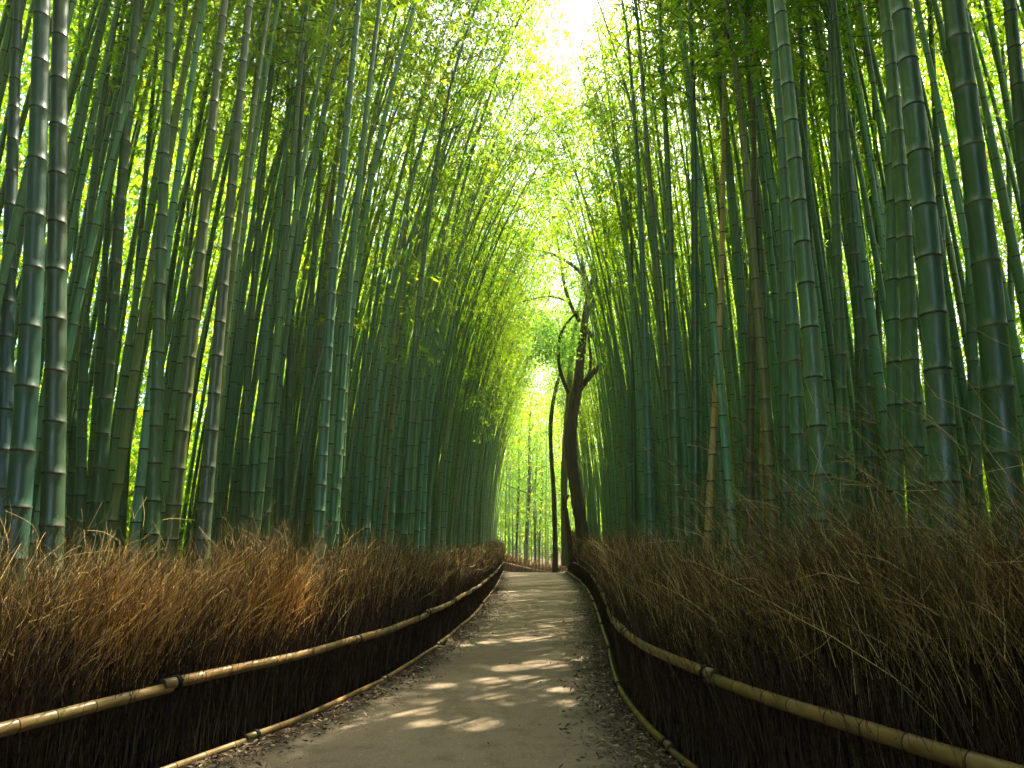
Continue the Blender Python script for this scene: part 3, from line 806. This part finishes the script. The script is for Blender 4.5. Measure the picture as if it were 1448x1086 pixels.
    base = P[pi, ps]; pd = P[pi, ps] - P[pi, ps - 1]; pd /= np.linalg.norm(pd, axis=1, keepdims=True)
    d0 = pd + rng.normal(size=(N2, 3)) * .42 + np.array([0, 0, .2])
    L2 = rng.uniform(.10, .30, N2)
    P2 = grow(base, d0, L2, 5, rng.normal(size=(N2, 3)) * .45 + np.array([0, 0, .55]), .16, rng)
    rr2 = rad(y[pi])[:, None] * .72 * np.linspace(1.0, .45, 5)[None, :] * np.ones((N2, 1))
    b2.add(*tubes(P2, rr2, 3), 0)
    # a few long stray stems
    N3 = int(300 * n_scale); y = sample(N3)
    if side == 'right': y[:int(N3 * .5)] = rng.uniform(2.2, 4.4, int(N3 * .5))
    o = rng.uniform(.1, .55, N3)
    hs = hscale(y); x = F(y) + sg * o
    base = np.stack([x, y, gz(x, y) + rng.uniform(.6, 1.1, N3) * hs], 1)
    lx = -sg * rng.uniform(.0, .55, N3); ly = rng.uniform(-.1, .5, N3)
    if side == 'right': lx = lx - .25 * (1 - sstep(y, 3.5, 7))
    d0 = np.stack([lx, ly, np.ones(N3)], 1)
    P3 = grow(base, d0, rng.uniform(.40, .90, N3) * hs * np.where((side == 'right') & (y < 4.6), 1.25, 1), 9, np.stack([lx * .3, ly * .3, np.full(N3, -.05)], 1), .09, rng)
    rr3 = rad(y)[:, None] * np.linspace(1.25, .5, 9)[None, :] * np.ones((N3, 1))
    b2.add(*tubes(P3, rr3, 3), 0)
    N4 = N3 * 5; pi = rng.integers(0, N3, N4); ps = rng.integers(3, 9, N4)
    pd = P3[pi, ps] - P3[pi, ps - 1]; pd /= np.linalg.norm(pd, axis=1, keepdims=True)
    P4 = grow(P3[pi, ps], pd + rng.normal(size=(N4, 3)) * .4, rng.uniform(.10, .35, N4), 5, rng.normal(size=(N4, 3)) * .4, .12, rng)
    b2.add(*tubes(P4, rad(y[pi])[:, None] * .8 * np.linspace(1, .4, 5)[None, :], 3), 0)
    # dry leaves caught in the twigs
    N5 = int(900 * n_scale); pi = rng.integers(0, len(P2), N5); C = P2[pi, 3]
    b2.add(*leaves(C, rng.normal(size=(N5, 3)) + np.array([0, 0, -.5]), rng.uniform(.02, .06, N5), rng.uniform(.006, .014, N5), rng), 1)
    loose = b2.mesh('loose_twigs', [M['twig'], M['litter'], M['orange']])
    return woven, loose

def rail_mesh(pts, r, rng, k=14):
    """one bamboo pole along pts (n,3) with nodes."""
    seg = np.linalg.norm(np.diff(pts, axis=0), axis=1); s = np.concatenate([[0], np.cumsum(seg)]); Lt = s[-1]
    st, rad, mm = [0.0], [1.0], []
    z = rng.uniform(.10, .25)
    while z < Lt - .06:
        st += [z - .012, z - .005, z + .004, z + .010, z + .10]; rad += [1.0, 1.05, 1.035, .985, .985]; mm += [0, 0, 1, 0, 0]
        z += rng.uniform(.20, .30)
    while st[-1] >= Lt - .01: st.pop(); rad.pop(); mm.pop()
    st.append(Lt); rad.append(1.0); mm.append(0)
    st = np.array(st); rad = np.array(rad) * r * (1.06 - .16 * st / Lt)
    P = np.stack([np.interp(st, s, pts[:, j]) for j in range(3)], 1)
    V, Q = tubes(P[None], rad[None], k)
    n = len(st)
    # end caps
    c0, c1 = len(V), len(V) + 1
    V = np.concatenate([V, P[:1], P[-1:]])
    j = np.arange(k); T = np.concatenate([np.stack([np.full(k, c0), (j + 1) % k, j], 1), np.stack([np.full(k, c1), (n - 1) * k + j, (n - 1) * k + (j + 1) % k], 1)])
    return mesh('bamboo_rail', V, Q, T, [M['rail'], M['railnode']], np.repeat(np.array(mm, np.int32), k), np.ones(len(T), np.int32))
def binding_mesh(p, d, r):
    d = d / np.linalg.norm(d)
    b = Bag()
    for q in (-.011, 0, .011):
        C = p + d * q
        a = np.linspace(0, 2 * math.pi, 17)
        u = np.cross(d, [0, 0, 1]); u /= np.linalg.norm(u); w = np.cross(u, d)
        P = C + (r + .003) * (np.cos(a)[:, None] * u + np.sin(a)[:, None] * w)
        b.add(*tubes(P[None], np.full((1, 17), .006), 6), 0)
    return b.mesh('twine', [M['twine']])
def rails(root, plan, joints, rail_z, low_z, sg, rng, r_top=.036, r_low=.026):
    """plan(y)->x; a pole between each pair of joints, at both heights, twine at every joint."""
    for (zz, r, off, jt) in ((rail_z, r_top, -.035, joints), (low_z, r_low, -.03, joints + .8)):
        for a, b in zip(jt[:-1], jt[1:]):
            n = max(8, int((b - a) * 6)); ys = np.linspace(a - .05, b + .02, n)
            x = plan(ys) + sg * off
            dz = rng.normal() * .006
            P = np.stack([x, ys, gz(x, ys) + zz + dz + np.linspace(.006, -.006, n) + .012 * fence_noise(ys, 61, 1.3)], 1)
            o = link('rail', rail_mesh(P, r * rng.uniform(.94, 1.06), rng), root)
            i0 = 1
            link('binding', binding_mesh(P[i0] * .55 + P[0] * .45, P[1] - P[0], r * 1.08), o)

def joints_from(a, b, first, rng):
    j = [first]
    while j[-1] < b: j.append(j[-1] + rng.uniform(1.7, 2.4) * (1 + j[-1] * .02))
    j[-1] = b
    k = first
    while k > a: k -= rng.uniform(1.7, 2.3); j.insert(0, k)
    return np.array(j)
rng = np.random.default_rng(41)
for side, F, yhi, rz, first, hs in (
        ('left', FL, 40.0, .55, 4.75, lambda y: .98 - .10 * sstep(y, 7, 14) + .20 * sstep(y, 24, 36)),
        ('right', FR, 36.3, .66, 4.5, lambda y: 1.0 + .16 * (1 - sstep(y, 2.6, 5.0)) + .16 * sstep(y, 22, 33))):
    sg = -1 if side == 'left' else 1
    root = thing('brushwood_fence', {'left': 'long brown twig fence left of the path, orange sunlit twig tips above bamboo rails',
                                     'right': 'shaded dark twig fence right of the path, tall wild twigs in the foreground'}[side], 'fence', (F(5.0), 5.0, 0), 'twig fences along the path')
    root.location = (0, 0, 0)
    wv, lo = brush(side, F, 1.0, yhi, rz, rng, 1.0, hs)
    tag(link('packed_brush', wv, root)); tag(link('loose_twigs', lo, root))
    rails(root, F, joints_from(1.6, yhi, first, rng), rz, .055, sg, rng)
# far fence across the bend
def far_plan_pts(n):
    s = np.concatenate([[0], np.cumsum(np.linalg.norm(np.diff(FAR, axis=0), axis=1))]); q = np.linspace(0, s[-1], n)
    return np.stack([np.interp(q, s, FAR[:, 0]), np.interp(q, s, FAR[:, 1])], 1)
root = thing('brushwood_fence', 'low twig fence crossing the bend at the far end of the path', 'fence', (0, 0, 0), 'twig fences along the path')
pp = far_plan_pts(60); tg = np.gradient(pp, axis=0); nr = np.stack([-tg[:, 1], tg[:, 0]], 1); nr /= np.linalg.norm(nr, axis=1, keepdims=True)
b = Bag()
prof = [(.10, -.05), (.09, .45), (.15, .75), (.3, .82), (.42, .6), (.42, -.05)]
V = np.empty((60, len(prof), 3))
for j, (o, z) in enumerate(prof):
    q = pp + nr * o; V[:, j] = np.stack([q[:, 0], q[:, 1], gz(q[:, 0], q[:, 1]) + z], 1)
i = np.arange(60 * len(prof)).reshape(60, len(prof))
b.add(V.reshape(-1, 3), np.stack([i[:-1, :-1], i[:-1, 1:], i[1:, 1:], i[1:, :-1]], -1).reshape(-1, 4), 1)
N = 1800; ii = rng.integers(0, 60, N); q = pp[ii] + nr[ii] * rng.uniform(.03, .12, (N, 1)) + rng.normal(size=(N, 2)) * .08
P = grow(np.stack([q[:, 0], q[:, 1], gz(q[:, 0], q[:, 1])], 1), np.stack([rng.normal(size=N) * .06, rng.normal(size=N) * .06, np.ones(N)], 1), rng.uniform(.5, .9, N), 4, np.zeros((N, 3)), .05, rng)
b.add(*tubes(P, np.full((N, 4), .009), 3), 0)
link('packed_brush', b.mesh('packed_brush', [M['woven'], M['core']]), root)
b = Bag(); N = 3000; ii = rng.integers(0, 60, N); q = pp[ii] + nr[ii] * rng.uniform(.03, .42, (N, 1)) + rng.normal(size=(N, 2)) * .08
P = grow(np.stack([q[:, 0], q[:, 1], gz(q[:, 0], q[:, 1]) + rng.uniform(.4, .8, N)], 1), np.stack([rng.normal(size=N) * .3 + .2, rng.normal(size=N) * .3, np.ones(N)], 1), rng.uniform(.2, .5, N), 5, np.zeros((N, 3)), .1, rng)
b.add(*tubes(P, np.full((N, 5), .008), 3), 0)
link('loose_twigs', b.mesh('loose_twigs', [M['twig']]), root)
for zz, r in ((.58, .036), (.09, .03)):
    for a in range(0, 58, 15):
        e = min(59, a + 16); q = pp[a:e + 1] - nr[a:e + 1] * .03
        link('rail', rail_mesh(np.stack([q[:, 0], q[:, 1], gz(q[:, 0], q[:, 1]) + zz], 1), r, rng), root)

# ------------------------------------------------------------------ trees
def spline(P, n):
    P = np.asarray(P, float); s = np.concatenate([[0], np.cumsum(np.linalg.norm(np.diff(P[:, :3], axis=0), axis=1))])
    q = np.linspace(0, s[-1], n); out = np.stack([np.interp(q, s, P[:, j]) for j in range(P.shape[1])], 1)
    k = max(3, (n // max(2, len(P) - 1)) | 1); h = k // 2
    pad = np.concatenate([np.repeat(out[:1], h, 0) + np.arange(-h, 0)[:, None] * (out[1] - out[0]), out, np.repeat(out[-1:], h, 0) + np.arange(1, h + 1)[:, None] * (out[-1] - out[-2])])
    return np.stack([np.convolve(pad[:, j], np.ones(k) / k, 'valid') for j in range(P.shape[1])], 1)
def limb(b, px, Y, bow=0.0, n=40, k=10, rng=None, m=0):
    """px list (x, y, width px); the limb bows towards or away from the viewer."""
    P = []
    for i, (x, y, w) in enumerate(px):
        f = i / (len(px) - 1); Yd = Y + bow * f
        p = at_depth(x, y, Yd); P.append([*p, w * Yd / FPX / 2 * (.86 if w > 9 else 1.15)])
    S = spline(P, n); rad = S[:, 3].copy()
    if rng is not None: rad *= 1 + .05 * rng.normal(size=n)
    V, Q = tubes(S[None, :, :3], rad[None], k); b.add(V, Q, m)
    return S
def leaf_clumps(b, centres, rng, per, rc, ll, lw, m):
    c = np.asarray(centres, float)
    C = np.repeat(c, per, 0) + rng.normal(size=(len(c) * per, 3)) * np.array([rc, rc, rc * .55])
    C = C[~in_beam(C)]
    D = rng.normal(size=C.shape) + np.array([0, 0, -.25])
    b.add(*leaves(C, D, ll * rng.uniform(.6, 1.3, len(C)), lw * rng.uniform(.7, 1.3, len(C)), rng), m)
rng = np.random.default_rng(9)
YT = 27.0
g0 = at_depth(828, 785, YT)
root = thing('tree', 'dark leaning tree with forked bare limbs behind the right fence near the path end', 'tree', (0, 0, 0))
b = Bag()
S0 = limb(b, [(831, 800, 28), (827, 780, 24), (820, 730, 20), (812, 680, 19), (806, 630, 20), (810, 580, 19), (818, 545, 17), (820, 510, 15), (826, 465, 13), (830, 430, 12), (838, 400, 10), (846, 370, 8), (849, 330, 7), (841, 300, 5), (846, 262, 3)], YT, 0, 90, 14, rng)
link('trunk', b.mesh('trunk', [M['bark']]), root)
TWIGS = []
for px, bow in (([(812, 562, 9), (828, 538, 7), (845, 520, 7), (875, 490, 6), (905, 460, 5), (935, 425, 3)], 1.2),
                ([(820, 455, 5), (806, 432, 5), (797, 400, 4), (790, 350, 3), (780, 305, 2)], -1.0),
                ([(833, 428, 6), (828, 395, 5), (822, 360, 4), (815, 320, 3), (807, 280, 2)], -.5),
                ([(829, 415, 6), (828, 392, 5), (810, 375, 4), (790, 362, 4), (760, 353, 3), (722, 349, 2)], -2.0),
                ([(800, 425, 3), (780, 418, 2.5), (755, 422, 2), (735, 428, 1.5)], -1.2),
                ([(834, 440, 8), (846, 415, 7), (856, 395, 6), (872, 370, 5), (892, 345, 4), (912, 330, 3)], 1.5),
                ([(826, 462, 6), (840, 478, 5), (851, 490, 5), (858, 505, 4)], .6),
                ([(804, 556, 5), (793, 530, 5), (789, 505, 4), (791, 478, 4), (798, 460, 4), (817, 440, 3)], -.8),
                ([(846, 372, 5), (842, 340, 5), (838, 300, 4), (826, 282, 2)], .4),
                ([(828, 545, 4), (836, 520, 4), (834, 490, 3), (832, 470, 3)], .5)):
    b = Bag(); S = limb(b, px, YT, bow, 36, 8, rng)
    TWIGS.append(S)
    link('limb', b.mesh('limb', [M['bark']]), root)
b = Bag(); cl = []
for S in TWIGS:
    for f in range(14, 36, 4):
        for _ in range(1): cl.append(S[f, :3] + np.array([0, .8, .1]) + rng.normal(size=3) * np.array([.6, .7, .5]))
for x, y, Yd, r in ((790, 470, 26, .7), (775, 482, 25, .6), (805, 490, 28, .7), (770, 452, 27, .6), (820, 400, 29, 1.0), (860, 350, 28, 1.2), (800, 330, 27, .9), (845, 300, 28, 1.2), (885, 320, 28, 1.2),
                    (835, 260, 28, 1.2), (802, 262, 27, .8), (865, 235, 27, 1.2), (830, 215, 28, .9), (900, 270, 29, 1.2), (870, 420, 30, 1.0), (905, 400, 29, 1.0), (815, 350, 29, 1.0), (850, 200, 27, .9), (880, 180, 27, .9)):
    p = at_depth(x, y, Yd)
    for _ in range(18 if x < 812 and y > 440 else 8): cl.append(p + np.array([0, 1.0, 0]) + rng.normal(size=3) * r * np.array([.7, .8, .55]))
leaf_clumps(b, cl, rng, 42, .30, .13, .075, 0)
link('crown', b.mesh('crown', [M['tleaf']]), root)

root = thing('tree', 'slim dark trunk rising at the very end of the right fence', 'tree', (0, 0, 0))
b = Bag(); S = limb(b, [(785, 812, 8), (785, 760, 6), (783, 690, 6), (779, 640, 5), (778, 600, 5.5), (783, 560, 5), (791, 532, 4), (801, 498, 3), (806, 450, 2), (800, 410, 1.5)], 37.2, 0, 70, 9, rng)
link('trunk', b.mesh('trunk', [M['bark3']]), root)
b = Bag(); leaf_clumps(b, [S[i, :3] + rng.normal(size=3) * .7 for i in list(range(44, 70)) * 2], rng, 40, .35, .14, .08, 0)
link('crown', b.mesh('crown', [M['tleaf']]), root)

root = thing('tree', 'pale mossy trunk close behind the dark leaning tree', 'tree', (0, 0, 0))
b = Bag(); S = limb(b, [(799, 800, 13), (798, 740, 11), (797, 700, 11), (799, 640, 11), (803, 580, 12), (806, 548, 10), (806, 520, 7), (810, 480, 5), (822, 420, 4), (830, 350, 3)], 30.5, 0, 60, 10, rng)
link('trunk', b.mesh('trunk', [M['bark2']]), root)
b = Bag(); leaf_clumps(b, [S[i, :3] + rng.normal(size=3) * np.array([.8, .8, .6]) for i in list(range(40, 60)) * 2], rng, 40, .35, .14, .08, 0)
link('crown', b.mesh('crown', [M['tleaf']]), root)
root = thing('tree_stump', 'short broken dark stem with a knobbly top left of the leaning tree', 'stump', (0, 0, 0))
b = Bag(); limb(b, [(808, 795, 7), (806, 770, 6), (803, 740, 6), (799, 718, 6), (796, 706, 7), (797, 701, 2)], 28.5, 0, 30, 9, rng)
link('stem', b.mesh('stem', [M['bark']]), root)
b = Bag(); limb(b, [(798, 712, 4), (801, 704, 4), (805, 700, 2)], 28.5, 0, 12, 7, rng); link('knob', b.mesh('knob', [M['bark']]), root)
for lab, px, Yd in (('slim dark tree in the bright clearing, tallest beyond the path end', [(743, 800, 5), (744, 760, 4.6), (747, 720, 4.6), (749, 670, 4), (748, 610, 3), (752, 560, 2)], 54),
                    ('thin dark sapling right of the tallest tree in the bright clearing', [(757, 800, 3), (757, 750, 3), (755, 710, 2.6), (758, 670, 2.2), (760, 620, 1.6)], 58),
                    ('thin bent sapling nearest the slim dark trunk in the bright clearing', [(762, 800, 3), (763, 750, 2.8), (766, 700, 2.8), (767, 660, 2), (764, 600, 1.6)], 61),
                    ('thin grey tree at the left side of the bright clearing', [(730, 800, 3), (731, 740, 3), (734, 690, 2.8), (733, 640, 2.2), (738, 590, 1.6)], 56)):
    root = thing('tree', lab, 'tree', (0, 0, 0))
    b = Bag(); S = limb(b, px, Yd, 0, 40, 7, rng)
    for q in range(6):
        i = rng.integers(14, 36); e = S[i, :3] + np.array([rng.normal() * 1.1, rng.normal(), rng.uniform(.5, 1.4)])
        b.add(*tubes(np.stack([S[i, :3], (S[i, :3] + e) / 2 + rng.normal(size=3) * .1, e])[None], np.array([[.05, .035, .015]]), 5), 0)
    link('trunk', b.mesh('trunk', [M['bark3']]), root)
    b = Bag(); leaf_clumps(b, [S[i, :3] + rng.normal(size=3) * np.array([1.0, 1.0, .8]) for i in list(range(14, 40)) * 2], rng, 26, .4, .2, .10, 0)
    link('crown', b.mesh('crown', [M['tleaf']]), root)

# ------------------------------------------------------------------ leaf litter along both verges
rng = np.random.default_rng(15)
N = 22000
y = np.exp(rng.uniform(math.log(2.5), math.log(30), N)); sd_ = rng.uniform(size=N) < .5
off = np.abs(rng.normal(size=N)) * .22 + .0
x = np.where(sd_, FL(y) + .02 + off, FR(y) - .02 - off * 1.25)
C = np.stack([x, y, gz(x, y) + .024 + rng.uniform(0, .02, N) + .02 * np.clip(off / .5, 0, 1)], 1)
D = rng.normal(size=(N, 3)) * np.array([1, 1, .22])
L = rng.uniform(.018, .07, N); 
V1, Q1 = leaves(C, D, L, L * rng.uniform(.14, .4, N), rng)
N = 700; y = np.exp(rng.uniform(math.log(3), math.log(30), N)); u = rng.uniform(size=N); x = FL(y) * (1 - u) + FR(y) * u
C = np.stack([x, y, gz(x, y) + .045], 1); L = rng.uniform(.015, .05, N)
V2, Q2 = leaves(C, rng.normal(size=(N, 3)) * np.array([1, 1, .12]), L, L * rng.uniform(.14, .35, N), rng)
b = Bag(); b.add(V1, Q1); b.add(V2, Q2)
tag(link('leaf_litter', b.mesh('leaf_litter', [M['litter']])), 'dry leaf litter and chips strewn along the path edges', 'leaf litter', kind='stuff')

# ------------------------------------------------------------------ the hazy air
HAZE = 0.0011
if HAZE:
    t = NT('pale_haze'); v = t.n('ShaderNodeVolumePrincipled')
    v.inputs['Color'].default_value = (.95, .98, .72, 1); v.inputs['Density'].default_value = HAZE; v.inputs['Anisotropy'].default_value = .45
    t.l(v.outputs[0], t.out.inputs['Volume'])
    x0, x1, y0, y1, z0, z1 = -125, 125, -65, 156, -3, 26
    V = np.array([(x, y, z) for z in (z0, z1) for y in (y0, y1) for x in (x0, x1)], float)
    Q = np.array([(0, 2, 3, 1), (4, 5, 7, 6), (0, 1, 5, 4), (2, 6, 7, 3), (0, 4, 6, 2), (1, 3, 7, 5)])
    tag(link('haze', mesh('haze', V, Q, None, [t.m], None, None, False)), 'thin sunlit haze hanging in the air along the bamboo path', 'haze', kind='stuff')
